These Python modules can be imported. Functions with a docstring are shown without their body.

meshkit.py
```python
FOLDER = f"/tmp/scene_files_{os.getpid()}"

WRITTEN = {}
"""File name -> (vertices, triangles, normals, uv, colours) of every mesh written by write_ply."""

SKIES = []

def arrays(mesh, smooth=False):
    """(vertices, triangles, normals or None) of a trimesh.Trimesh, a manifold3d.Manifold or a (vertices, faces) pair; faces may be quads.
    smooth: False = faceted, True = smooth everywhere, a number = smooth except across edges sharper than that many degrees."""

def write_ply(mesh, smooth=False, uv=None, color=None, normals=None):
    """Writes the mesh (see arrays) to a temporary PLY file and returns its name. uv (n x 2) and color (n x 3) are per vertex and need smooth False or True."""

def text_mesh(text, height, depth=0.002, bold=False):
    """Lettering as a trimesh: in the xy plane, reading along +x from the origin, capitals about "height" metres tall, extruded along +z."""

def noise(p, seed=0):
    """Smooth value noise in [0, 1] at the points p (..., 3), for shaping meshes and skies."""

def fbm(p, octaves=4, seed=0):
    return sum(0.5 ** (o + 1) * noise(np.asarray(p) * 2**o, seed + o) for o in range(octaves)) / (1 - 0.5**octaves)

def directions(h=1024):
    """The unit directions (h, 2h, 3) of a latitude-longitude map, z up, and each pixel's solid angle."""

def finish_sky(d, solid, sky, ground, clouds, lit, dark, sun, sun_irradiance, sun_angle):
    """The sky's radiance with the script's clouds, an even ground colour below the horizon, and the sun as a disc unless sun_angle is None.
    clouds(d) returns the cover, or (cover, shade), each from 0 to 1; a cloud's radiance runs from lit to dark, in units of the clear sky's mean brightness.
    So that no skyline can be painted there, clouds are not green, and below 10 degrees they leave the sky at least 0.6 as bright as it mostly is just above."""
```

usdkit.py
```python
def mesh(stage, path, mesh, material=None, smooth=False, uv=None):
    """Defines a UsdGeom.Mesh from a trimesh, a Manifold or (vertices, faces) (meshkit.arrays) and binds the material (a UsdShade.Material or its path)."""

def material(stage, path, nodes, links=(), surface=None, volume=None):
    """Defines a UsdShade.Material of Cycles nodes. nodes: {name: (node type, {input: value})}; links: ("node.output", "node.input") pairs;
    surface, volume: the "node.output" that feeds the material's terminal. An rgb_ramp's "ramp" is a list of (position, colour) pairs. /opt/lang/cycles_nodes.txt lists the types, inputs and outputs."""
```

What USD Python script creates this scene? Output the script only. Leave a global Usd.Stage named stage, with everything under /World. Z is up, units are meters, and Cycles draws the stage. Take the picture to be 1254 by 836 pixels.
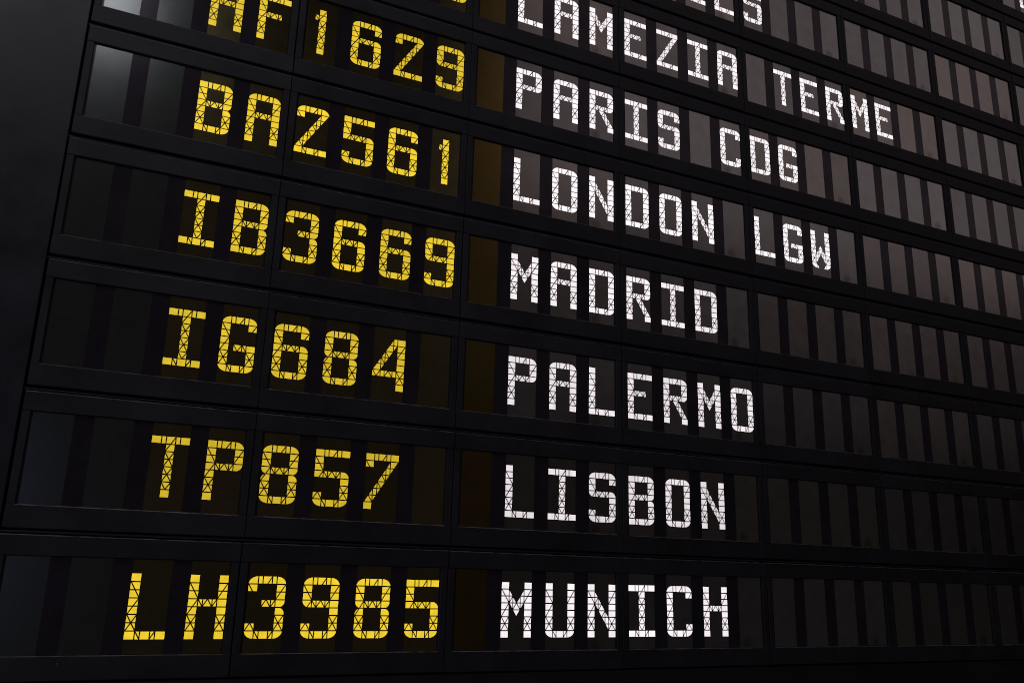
import math, random
import numpy as np
import trimesh
from shapely.geometry import Polygon, LineString, Point, box
from shapely.ops import unary_union
from shapely import affinity
from pxr import Usd, UsdGeom, UsdLux, UsdShade, Gf, Sdf
import usdkit
from meshkit import fbm

stage = Usd.Stage.CreateInMemory()
UsdGeom.SetStageUpAxis(stage, UsdGeom.Tokens.z)
UsdGeom.SetStageMetersPerUnit(stage, 1.0)
UsdGeom.Xform.Define(stage, '/World')
rng = random.Random(7)
S = 0.40                      # metres per module width
Z0 = 1.60                     # height of the top edge of the lowest row

# ---------------------------------------------------------------- camera
R = np.array([[0.90380989, -0.42716346, 0.02567203],
              [0.13447702, 0.22655641, -0.96466996],
              [0.4062556, 0.87533055, 0.26220759]])       # right, down, forward
C = np.array([0.36185087, -4.17543563, -0.1184319]) * S + [0, 0, Z0]
m = np.eye(4)
m[0, :3], m[1, :3], m[2, :3], m[3, :3] = R[0], -R[1], -R[2], C
cam = UsdGeom.Camera.Define(stage, '/World/camera')
cam.AddTransformOp().Set(Gf.Matrix4d(*m.ravel().tolist()))
cam.CreateHorizontalApertureAttr(36.0)
cam.CreateVerticalApertureAttr(24.0)
cam.CreateFocalLengthAttr(36.0 * 1057.62 / 1254.0)
cam.CreateClippingRangeAttr(Gf.Vec2f(0.05, 200))
cam.CreateExposureAttr(0.0)


# ---------------------------------------------------------------- ceiling lamp, far window and added unseen lights, behind and above the camera
def rect_lamp(name, at, to, w, h, intensity, color):
    at, to = np.array(at, float) * S + [0, 0, Z0], np.array(to, float) * S + [0, 0, Z0]
    z = at - to; z /= np.linalg.norm(z)
    x = np.cross([0, 0, 1.0], z); x /= np.linalg.norm(x)
    y = np.cross(z, x)
    mm = np.eye(4); mm[0, :3], mm[1, :3], mm[2, :3], mm[3, :3] = x, y, z, at
    l = UsdLux.RectLight.Define(stage, '/World/' + name)
    l.AddTransformOp().Set(Gf.Matrix4d(*mm.ravel().tolist()))
    l.CreateWidthAttr(w * S); l.CreateHeightAttr(h * S)
    l.CreateIntensityAttr(intensity); l.CreateColorAttr(Gf.Vec3f(*color))


rect_lamp('ceiling_lamp', (-1.5, -3.0, 5.45), (-1.4, 0, 3.6), 3.2, 2.2, 5.0, (0.93, 0.94, 1.0))
rect_lamp('hall_light_wall', (17.0, -10, 14.1), (17.0, 0, 14.1), 21, 14, 0.50, (1.0, 0.87, 0.86))  # added unseen light, mirrored in the upper cells to imitate backlight leak
rect_lamp('hall_gallery', (17.0, -10.3, 5.2), (17.0, 0, 5.2), 22, 3.6, 0.075, (1.0, 0.88, 0.88))  # added unseen strip of light, lifts the cell reflections in the middle rows
rect_lamp('downlight', (3.5, -1.3, 9.5), (3.5, -1.0, 0), 10, 0.8, 1.7, (1.0, 0.93, 0.92))  # added overhead light, unseen, picks out the upper edges of the rails
rect_lamp('dim_hall', (3.0, -22, 2.0), (3.0, 0, 2.0), 70, 30, 0.052, (1.0, 0.90, 0.92))  # added broad fill, stands in for indirect light of the hall
rect_lamp('far_window', (-2.7, -16, 0.7), (-2.7, 0, 0.7), 3.2, 4.4, 0.19, (0.38, 0.55, 1.0))
rect_lamp('side_doorway', (-7, -7, 0.5), (0.5, 0, 0.3), 4, 6, 3.0, (0.88, 0.86, 1.0))  # added fill from front left, unseen, brightens the bottom-left frames

# ---------------------------------------------------------------- materials


def mat(name, base, rough, metallic=0.0, spec=0.5, tone=0.0, grain=0.0, gscale=900.0, dirt=0.0, dscale=9.0, rdirt=0.0, specks=0.0, blot=None):
    """A procedural surface: base colour varied by slow smudges and per piece, fine grain as bump."""
    n = {'geo': ('geometry', {}), 'oi': ('object_info', {}),
         'dn': ('noise_texture', {'scale': dscale, 'detail': 5.0, 'roughness': 0.6}),
         'dm': ('map_range', {'from_min': 0.35, 'from_max': 0.7, 'to_min': 1.0 - dirt, 'to_max': 1.0 + dirt, 'clamp': True}),
         'rm': ('map_range', {'from_min': 0.3, 'from_max': 0.7, 'to_min': rough - rdirt, 'to_max': rough + rdirt, 'clamp': True}),
         'om': ('map_range', {'from_min': 0.0, 'from_max': 1.0, 'to_min': 1.0 - tone, 'to_max': 1.0 + tone}),
         'mu': ('math', {'math_type': 'multiply'}),
         'cc': ('combine_color', {}),
         'col': ('mix', {'mix_type': 'multiply', 'fac': 1.0, 'color1': base}),
         'p': ('principled_bsdf', {'metallic': metallic, 'specular_ior_level': spec})}
    L = [('geo.position', 'dn.vector'), ('dn.fac', 'dm.value'), ('dn.fac', 'rm.value'), ('oi.random', 'om.value'),
         ('dm.result', 'mu.value1'), ('om.result', 'mu.value2'),
         ('mu.value', 'cc.r'), ('mu.value', 'cc.g'), ('mu.value', 'cc.b'), ('cc.color', 'col.color2'),
         ('col.color', 'p.base_color'), ('rm.result', 'p.roughness')]
    if specks:                                                   # single grains of dust
        n.update({'vo': ('voronoi_texture', {'scale': 16.0}), 'lt': ('math', {'math_type': 'less_than', 'value2': 0.016}),
                  'sc': ('separate_color', {}), 'gt': ('math', {'math_type': 'greater_than', 'value2': 0.55}),
                  'sm': ('math', {'math_type': 'multiply'}), 'sp': ('mix', {'mix_type': 'mix', 'color2': (specks, specks * .93, specks * .9)})})
        L[-2] = ('col.color', 'sp.color1')
        L += [('geo.position', 'vo.vector'), ('vo.distance', 'lt.value1'), ('vo.color', 'sc.color'), ('sc.r', 'gt.value1'),
              ('lt.value', 'sm.value1'), ('gt.value', 'sm.value2'), ('sm.value', 'sp.fac'), ('sp.color', 'p.base_color')]
    if blot:                                                     # darker brownish spot low on the last cell of a module
        n.update({'tc': ('texture_coordinate', {}), 'vm': ('vector_math', {'math_type': 'distance', 'vector2': blot}),
                  'bm': ('map_range', {'range_type': 'smoothstep', 'from_min': 0.0, 'from_max': 0.022, 'to_min': 0.75, 'to_max': 0.0, 'clamp': True}),
                  'bl': ('mix', {'mix_type': 'mix', 'color2': (base[0] * .5, base[1] * .42, base[2] * .36)})})
        L[-2] = ('col.color', 'bl.color1')
        L += [('tc.object', 'vm.vector1'), ('vm.value', 'bm.value'), ('bm.result', 'bl.fac'), ('bl.color', 'p.base_color')]
    if grain:
        n['gn'] = ('noise_texture', {'scale': gscale, 'detail': 2.0})
        n['b'] = ('bump', {'strength': grain, 'distance': 0.0004})
        L += [('geo.position', 'gn.vector'), ('gn.fac', 'b.height'), ('b.normal', 'p.normal')]
    return usdkit.material(stage, '/World/Looks/' + name, n, L, surface='p.BSDF')


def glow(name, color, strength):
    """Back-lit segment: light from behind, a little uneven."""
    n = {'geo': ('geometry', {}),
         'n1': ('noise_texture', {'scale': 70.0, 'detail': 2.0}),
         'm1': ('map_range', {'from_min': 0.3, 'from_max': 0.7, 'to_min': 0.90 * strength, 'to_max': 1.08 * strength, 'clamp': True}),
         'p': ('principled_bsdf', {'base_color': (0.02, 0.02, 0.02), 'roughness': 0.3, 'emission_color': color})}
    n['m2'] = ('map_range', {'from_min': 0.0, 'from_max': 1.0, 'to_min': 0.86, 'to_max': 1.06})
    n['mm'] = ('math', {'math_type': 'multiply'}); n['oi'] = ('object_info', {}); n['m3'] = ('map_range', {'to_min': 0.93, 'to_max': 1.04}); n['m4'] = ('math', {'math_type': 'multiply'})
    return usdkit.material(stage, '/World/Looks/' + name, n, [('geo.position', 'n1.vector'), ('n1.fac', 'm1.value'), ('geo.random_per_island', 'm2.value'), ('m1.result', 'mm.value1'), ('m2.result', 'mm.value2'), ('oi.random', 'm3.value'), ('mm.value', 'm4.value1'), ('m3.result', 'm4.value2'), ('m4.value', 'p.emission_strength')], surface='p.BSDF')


M = {
    'plastic': mat('black_plastic', (0.0125, 0.0114, 0.0140), 0.55, spec=0.08, tone=0.10, grain=0.35, gscale=1100, dirt=0.30, dscale=7, rdirt=0.08, specks=0.10),
    'panel': mat('dark_paint', (0.0092, 0.0085, 0.0118), 0.42, spec=0.13, grain=0.25, gscale=700, dirt=0.34, dscale=9, rdirt=0.09, specks=0.07),
    'under': mat('dull_black_paint', (0.0105, 0.0095, 0.0105), 0.75, spec=0.08, grain=0.3, gscale=500, dirt=0.25, dscale=5),
    'edge': mat('painted_edge_highlight', (0.062, 0.056, 0.057), 0.6, spec=0.2, dirt=0.75, dscale=38, tone=0.25),  # paler base colour stands in for the bright highlight along rail edges
    'back': mat('backing_black', (0.006, 0.006, 0.007), 0.8, spec=0.1),
    'rail': mat('rail_black', (0.016, 0.015, 0.018), 0.6, spec=0.2),
    'mask': mat('black_glass_mask', (0.023, 0.0195, 0.0245), 0.20, metallic=0.55, spec=0.0, tone=0.08, dirt=0.15, dscale=14),
    'side_grey': mat('liquid_crystal_neutral', (0.084, 0.088, 0.087), 0.19, metallic=1.0, tone=0.04, dirt=0.05, dscale=30, rdirt=0.004),
    'amber': mat('liquid_crystal_amber', (0.115, 0.092, 0.046), 0.24, metallic=1.0, tone=0.10, dirt=0.07, dscale=26, rdirt=0.012),
    'deep_amber': mat('liquid_crystal_deep_amber', (0.098, 0.066, 0.022), 0.22, metallic=1.0, tone=0.10, dirt=0.07, dscale=26, rdirt=0.012),
}

GREYS = [(0.130, 0.115, 0.114), (0.118, 0.108, 0.112), (0.142, 0.124, 0.120), (0.122, 0.110, 0.104), (0.136, 0.126, 0.128)]
for k_, g_ in enumerate(GREYS):
    M['grey', k_] = mat(f'liquid_crystal_grey_{k_:03d}', g_, 0.22, metallic=1.0, tone=0.05, dirt=0.10, dscale=26, rdirt=0.012)
    M['grey_last', k_] = mat(f'liquid_crystal_grey_spotted_{k_:03d}', g_, 0.22, metallic=1.0, tone=0.05, dirt=0.10, dscale=26, rdirt=0.012, blot=((0.046 + 0.7449 + 0.06) * S, 0.012 * S, (0.576 - 0.455) * S))

# ---------------------------------------------------------------- prim helpers
used = {}


def path(parent, name):
    k = (parent, name)
    n = used.get(k, 0); used[k] = n + 1
    return f'{parent}/{name}' + (f'_{n:03d}' if n else '')


def tag(prim, label=None, category=None, group=None, kind=None):
    for k, v in (('label', label), ('category', category), ('group', group), ('kind', kind)):
        if v:
            prim.SetCustomDataByKey(k, v)


def put(parent, name, mesh, material, smooth=False):
    p = path(parent, name)
    usdkit.mesh(stage, p, mesh, material, smooth=smooth)
    return p


def prism(poly, axis, a, b):
    """Extrudes a convex outline (2-D points in the other two axes, in order) along an axis."""
    n = len(poly)
    o = [i for i in range(3) if i != axis]
    v = np.zeros((2 * n, 3))
    for e, t in enumerate((a, b)):
        v[e * n:(e + 1) * n, axis] = t
        v[e * n:(e + 1) * n, o[0]] = [q[0] for q in poly]
        v[e * n:(e + 1) * n, o[1]] = [q[1] for q in poly]
    mesh = trimesh.Trimesh(v).convex_hull if False else trimesh.convex.convex_hull(v)
    return mesh


def bar_outline(y0, y1, z0, z1, c):
    """Cross-section with the two front corners chamfered (front is y0)."""
    return [(y0 + c, z0), (y1, z0), (y1, z1), (y0 + c, z1), (y0, z1 - c), (y0, z0 + c)]


def slab(x0, x1, y0, y1, z0, z1):
    return trimesh.creation.box(bounds=[[x0, y0, z0], [x1, y1, z1]])


# ---------------------------------------------------------------- the segment alphabet, on a 4 x 8 raster (y down)
def T(): return box(0, 0, 4, 1)
def B(): return box(0, 7, 4, 8)
def Lc(a=0, b=8): return box(0, a, 1, b)
def Rc(a=0, b=8): return box(3, a, 4, b)
def Mid(a=1, b=3, r=3): return box(a, r, b, r + 1)
def P(*pts): return Polygon(pts)


def rnd(shape, x, y, dx, dy, r=1.0):
    """Rounds the outer corner at (x, y); dx, dy point into the glyph."""
    cut = box(min(x, x + dx * r), min(y, y + dy * r), max(x, x + dx * r), max(y, y + dy * r))
    return shape.difference(cut.difference(Point(x + dx * r, y + dy * r).buffer(r, 12)))


def build_glyph(ch):
    U = unary_union
    TL, TR, BL, BR = (0, 0, 1, 1), (4, 0, -1, 1), (0, 8, 1, -1), (4, 8, -1, -1)
    notch = lambda g: rnd(rnd(g, 4, 4, -1, -1, .75), 4, 4, -1, 1, .75)
    hook_l, hook_r, foot_l = Lc(1, 2), Rc(1, 2), Lc(6, 7)

    def R_(parts, *cs):
        g = U(parts)
        for c in cs:
            g = rnd(g, *c)
        return g
    if ch == 'A': return R_([T(), Lc(), Rc(), Mid()], TL, TR)
    if ch == 'B':
        up = R_([T(), Lc(0, 4), Rc(0, 4), Mid()], TR, (4, 4, -1, -1, .75))
        lo = R_([B(), Lc(4, 8), Rc(4, 8)], BR, (4, 4, -1, 1, .75))
        return U([up, lo])
    if ch == '8':
        up = R_([T(), Lc(0, 4), Rc(0, 4), Mid()], TL, TR, (4, 4, -1, -1, .75), (0, 4, 1, -1, .75))
        lo = R_([B(), Lc(4, 8), Rc(4, 8)], BL, BR, (4, 4, -1, 1, .75), (0, 4, 1, 1, .75))
        return U([up, lo])
    if ch == '3':
        up = R_([T(), hook_l, Rc(0, 4), Mid(1.5, 3)], TL, TR, (4, 4, -1, -1, .75))
        lo = R_([B(), foot_l, Rc(4, 8)], BL, BR, (4, 4, -1, 1, .75))
        return U([up, lo])
    if ch == 'C': return R_([T(), B(), Lc(), hook_r, Rc(6, 7)], TL, TR, BL, BR)
    if ch == 'D': return R_([T(), B(), Lc(), Rc()], TR, BR)
    if ch == 'E': return R_([T(), B(), Lc(), Mid(1, 3)])
    if ch == 'F': return R_([T(), Lc(), Mid(1, 3)])
    if ch == 'G': return R_([T(), B(), Lc(), hook_r, Rc(4, 8), Mid(1.5, 3, 4)], TL, TR, BL, BR)
    if ch == 'H': return R_([Lc(), Rc(), Mid()])
    if ch == 'I': return R_([T(), B(), box(1.5, 0, 2.5, 8)])
    if ch == 'L': return R_([Lc(), B()])
    if ch == 'M': return R_([Lc(), Rc(), P((1, 1), (2, 3), (3, 1), (3, 3), (2, 5), (1, 3))])
    if ch == 'W': return R_([Lc(), Rc(), P((1, 5), (2, 3), (3, 5), (3, 7), (2, 5), (1, 7)), P((1, 7), (1.4, 8), (1, 8)), P((3, 7), (2.6, 8), (3, 8))], BL, BR)
    if ch == 'N': return R_([Lc(), Rc(), P((1, 1), (3, 5), (3, 7), (1, 3))])
    if ch == 'O' or ch == '0': return R_([T(), B(), Lc(), Rc()], TL, TR, BL, BR)
    if ch == 'P': return R_([T(), Lc(), Rc(0, 4), Mid()], TR, (4, 4, -1, -1, .9))
    if ch == 'R': return U([R_([T(), Lc(), Rc(0, 4), Mid()], TR, (4, 4, -1, -1, .9)), P((1.5, 4), (2.5, 4), (4, 7), (3, 7)), box(3, 7, 4, 8)])
    if ch == 'S': return R_([T(), B(), Lc(0, 4), hook_r, Rc(3, 8), Mid(), foot_l], TL, TR, BL, BR, (0, 4, 1, -1, .9), (4, 3, -1, 1, .9))
    if ch == '5': return R_([T(), B(), Lc(0, 4), Rc(3, 8), Mid(), foot_l], BL, BR, (4, 3, -1, 1, .9))
    if ch == 'T': return R_([T(), box(1.5, 0, 2.5, 8)])
    if ch == 'U': return R_([Lc(), Rc(), B()], BL, BR)
    if ch == 'Z': return R_([T(), B(), P((3, 1), (4, 1), (1, 7), (0, 7))])
    if ch == '2': return U([R_([T(), hook_l], TL, TR), B(), P((3, 1), (4, 1), (1, 7), (0, 7))])
    if ch == '7': return R_([T(), hook_l, P((3, 1), (4, 1), (1, 7), (0, 7)), box(0, 7, 1, 8)])
    if ch == '1': return R_([box(1.5, 0, 2.5, 8), box(1, 1, 1.5, 2)])
    if ch == '4': return R_([Rc(), box(2.5, 0, 3, 1), P((2.5, 0), (3, 0), (3, 1), (1, 5), (0, 5)), box(0, 5, 3, 6)])
    if ch == '6': return R_([T(), B(), Lc(), hook_r, Rc(3, 8), Mid()], TL, TR, BL, BR, (4, 3, -1, 1, .9))
    if ch == '9': return R_([T(), B(), Lc(0, 4), Rc(), Mid(), foot_l], TL, TR, BL, BR, (0, 4, 1, -1, .9))
    raise ValueError(ch)


CUTS = [((-1, y), (5, y)) for y in range(1, 8)] + [((x, -1), (x, 9)) for x in (1, 1.5, 2.5, 3)] + [
    ((0, 1), (3, 7)), ((1, 1), (4, 7)), ((0, 5), (1.5, 8)), ((1.5, 6), (2, 7)), ((2.5, 6), (2, 7)),
    ((2.5, 0), (0, 5)), ((3, 1), (0, 7)), ((4, 1), (1, 7)), ((4, 5), (2.5, 8))]

CW, CH = 0.166, 0.270             # character size in module widths
UX, UY = CW / 4, CH / 8
LINE = 0.0027                     # half the width of the dark line between two segments
GLYPH = {}


def glyph_pieces(ch, w):
    """Lit segments of one character as polygons in module-local x, z (z up, top at 0)."""
    if ch not in GLYPH:
        g = affinity.scale(build_glyph(ch), UX, -UY, origin=(0, 0))
        c = unary_union([LineString([(a[0] * UX, -a[1] * UY), (b[0] * UX, -b[1] * UY)]).buffer(LINE, cap_style=2) for a, b in CUTS])
        g = g.difference(c)
        GLYPH[ch] = [q for q in (g.geoms if hasattr(g, 'geoms') else [g]) if q.area > 1.5e-5]
    return [affinity.scale(q, w, 1, origin=(0, 0)) for q in GLYPH[ch]]


def glyph_mesh(ch, w, x, y, z):
    out = []
    for q in glyph_pieces(ch, w):
        e = trimesh.creation.extrude_polygon(q.simplify(1e-4), 0.0012)
        v = np.array(e.vertices)
        e.vertices = np.stack([v[:, 0] + x, y - v[:, 2], v[:, 1] + z], 1)
        e.invert() if e.volume < 0 else None
        out.append(e)
    k = trimesh.util.concatenate(out)
    k.apply_scale(S)
    return k


# ---------------------------------------------------------------- the board
XS = [0.007, 0.979, 1.987, 3.011, 4.023, 5.017, 6.005, 6.995, 7.985, 8.975]
ZS = {1: 0.0, 2: 0.598, 3: 1.198, 4: 1.799, 5: 2.399, 6: 2.997, 7: 3.592, 8: 4.188, 9: 4.784, 10: 5.38, 11: 5.976}
JOG = {1: -0.005, 2: 0.001, 3: 0.0, 4: -0.002, 5: -0.001, 6: 0.001, 7: 0.0, 8: 0.002}
TEXT = {1: ['  LH', '3985', ' MUN', 'ICH '], 2: ['  TP', '857 ', ' LIS', 'BON '], 3: ['  IG', '684 ', ' PAL', 'ERMO'],
        4: ['  IB', '3669', ' MAD', 'RID '], 5: ['  BA', '2561', ' LON', 'DON ', 'LGW '], 6: ['  AF', '1629', ' PAR', 'IS C', 'DG  '],
        7: ['    ', '   3', ' LAM', 'EZIA', ' TER', 'ME  '], 8: ['    ', '    ', ' BRU', 'SSEL', 'S   '],
        10: ['    '] * 7 + [' L  ']}
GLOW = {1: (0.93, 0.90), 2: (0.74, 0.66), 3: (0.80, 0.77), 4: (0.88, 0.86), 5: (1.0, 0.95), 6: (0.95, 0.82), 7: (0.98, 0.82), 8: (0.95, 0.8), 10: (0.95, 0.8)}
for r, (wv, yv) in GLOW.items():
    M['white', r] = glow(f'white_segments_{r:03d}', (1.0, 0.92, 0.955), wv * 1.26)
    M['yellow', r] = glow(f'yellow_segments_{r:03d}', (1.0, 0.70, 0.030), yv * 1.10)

RH, RB, MH, ST, DEP, REC = 0.086, 0.478, 0.576, 0.036, 0.10, 0.013
ROWNAME = {1: 'MUNICH row', 2: 'LISBON row', 3: 'PALERMO row', 4: 'MADRID row', 5: 'LONDON LGW row', 6: 'PARIS CDG row', 7: 'LAMEZIA TERME row',
           8: 'row above LAMEZIA TERME', 9: 'second row above LAMEZIA TERME', 10: 'third row above LAMEZIA TERME', 11: 'fourth row above LAMEZIA TERME'}


def pixel(q):
    d = R @ (np.asarray(q) - C)
    return np.array([1057.62 * d[0] / d[2] + 627, 1057.62 * d[1] / d[2] + 418]) if d[2] > 0 else np.array([1e9, 1e9])


def in_view(i, r, margin=6):
    ps = np.array([pixel(((XS[i] + a * (XS[i + 1] - XS[i])) * S, 0, (ZS[r] - b * MH) * S + Z0)) for a in np.linspace(0, 1, 6) for b in np.linspace(0, 1, 6)])
    ok = (ps[:, 0] > -margin) & (ps[:, 0] < 1254 + margin) & (ps[:, 1] > -margin) & (ps[:, 1] < 836 + margin)
    return ok.any()


ORD = ['leftmost', 'second', 'third', 'fourth', 'fifth', 'sixth', 'seventh', 'eighth', 'ninth']


def label_for(i, r, txt):
    t = txt.strip()
    cols = [k for k in range(9) if in_view(k, r, 0)]
    if not cols:
        cols = [i]
    if t and r <= 7 and not (r == 7 and i == 1):
        kind = 'yellow' if i < 2 else 'white'
        t = t if r != 6 or i != 3 else 'IS C'
        return f'display module lit with {kind} characters {t} in the {ROWNAME[r]}'
    if r == 7 and i == 1:
        return 'display module cut by the top edge, one yellow digit, above 1629'
    if r == 8 and t == 'BRU':
        return 'display module at the top edge, nearly hidden, above LAM'
    if r == 8 and t == 'SSEL':
        return 'display module at the top edge showing bottoms of EL above EZIA'
    if r == 8 and t == 'S':
        return 'display module at the top edge with white S, above TER'
    if r == 10 and t:
        return 'display module in the top right corner with a sliver of white letter'
    blanks = [k for k in cols if k >= 2 and not (TEXT.get(r, []) + ['    '] * 9)[k].strip()]
    if i in blanks:
        n = blanks.index(i)
        where = 'only' if len(blanks) == 1 else ORD[n] if n else 'leftmost'
        if n == len(blanks) - 1 and len(blanks) > 1:
            where = 'rightmost'
        return f'blank module of four unlit cells, {where} blank in the {ROWNAME[r]}'
    return f'dark module at the top edge in the {ROWNAME[r]}, {ORD[i]} from left panel'


def module(i, r):
    w = XS[i + 1] - XS[i]
    txt = (TEXT.get(r, []) + ['    '] * 9)[i]
    p = path('/World', 'display_module')
    x = UsdGeom.Xform.Define(stage, p)
    ox = XS[i] + JOG.get(r, 0) + rng.uniform(-.0012, .0012)
    oz = ZS[r] - MH + rng.uniform(-.0012, .0012)
    oy = rng.uniform(-.0012, .0012)
    x.AddTranslateOp().Set(Gf.Vec3d(ox * S, oy * S, oz * S + Z0))
    x.AddRotateXYZOp().Set(Gf.Vec3f(rng.uniform(-.15, .15), rng.uniform(-.05, .05), rng.uniform(-.1, .1)))
    tag(x.GetPrim(), label_for(i, r, txt), 'display module', 'display modules stacked on the board')
    e = 0.0022
    gv = rng.randrange(5)
    a, b = e, w - e

    def add(parent, name, mesh, material):
        mesh.apply_scale(S)
        return put(parent, name, mesh, material)
    top = add(p, 'top_rail', prism(bar_outline(0, DEP, MH - RH, MH, .0035), 0, a, b), M['plastic'])
    low = add(p, 'bottom_rail', prism(bar_outline(0, DEP, 0, MH - RB, .0035), 0, a, b), M['plastic'])
    for host, zt, q0, q1 in ((top, MH, a, b), (low, MH - RB, ST * w, w - ST * w)):     # front edge strip, highlight painted into its colour
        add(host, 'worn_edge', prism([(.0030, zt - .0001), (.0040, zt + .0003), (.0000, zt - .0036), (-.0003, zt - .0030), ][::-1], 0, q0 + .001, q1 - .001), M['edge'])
    zl, zh = MH - RB + .0004, MH - RH - .0004
    for s0, s1 in ((a, ST * w), (w - ST * w, b)):
        c = .002
        o = [(s0 + c, .0014), (s1 - c, .0014), (s1, .0014 + c), (s1, DEP), (s0, DEP), (s0, .0014 + c)]
        add(p, 'side_stile', prism(o, 2, zl, zh), M['plastic'])
    add(p, 'dark_backplate', slab(ST * w, w - ST * w, REC, REC + .02, zl, zh), M['mask'])
    for k in range(4):
        x0 = (0.046 + 0.2483 * k) * w
        white = (i >= 2 and not (i == 2 and k == 0))
        m_ = M['grey_last' if k == 3 else 'grey', gv] if white else M['deep_amber'] if i == 2 else M['side_grey'] if (i == 0 and k < 2) else M['amber']
        cell = add(p, 'display_cell', slab(x0, x0 + CW * w, REC - .0012, REC - .0001, zl + .0008, zh - .0008), m_)
        if txt[k] != ' ':
            put(cell, 'character', glyph_mesh(txt[k], w, x0, REC - .0016, MH - 0.146), M['white' if white else 'yellow', r])
    return p


# left edge panel, panel under the board, wall behind
def thing_mesh(name, mesh, material, label=None, cat=None, kind=None, parent='/World'):
    mesh.apply_scale(S); mesh.apply_translation([0, 0, Z0])
    q = put(parent, name, mesh, material)
    tag(stage.GetPrimAtPath(q), label, cat, None, kind)
    return q


wall = path('/World', 'wall')
tag(UsdGeom.Xform.Define(stage, wall).GetPrim(), kind='structure')
thing_mesh('backing_sheet', slab(-1.6, 9.1, .11, .16, -1.6, 6.2), M['back'], parent=wall)
for r in range(2, 12):
    z = ZS[r] - MH - (ZS[r] - MH - ZS[r - 1]) / 2
    thing_mesh('mounting_rail', slab(0.0, 8.9, .016, .11, z - .004, z + .004), M['rail'], parent=wall)
thing_mesh('side_panel', prism([(-1.55, .002), (-.004, .002), (-.001, .005), (-.001, .11), (-1.55, .11)], 2, -1.55, 6.15), M['panel'],
           'tall dark painted panel along the left edge of the board', 'panel')
thing_mesh('lower_panel', prism(bar_outline(.006, .11, -1.55, -.584, .003), 0, .003, 9.0), M['under'],
           'plain black panel under the lowest row of display modules', 'panel')

for r in range(1, 12):
    for i in range(9):
        if in_view(i, r):
            module(i, r)
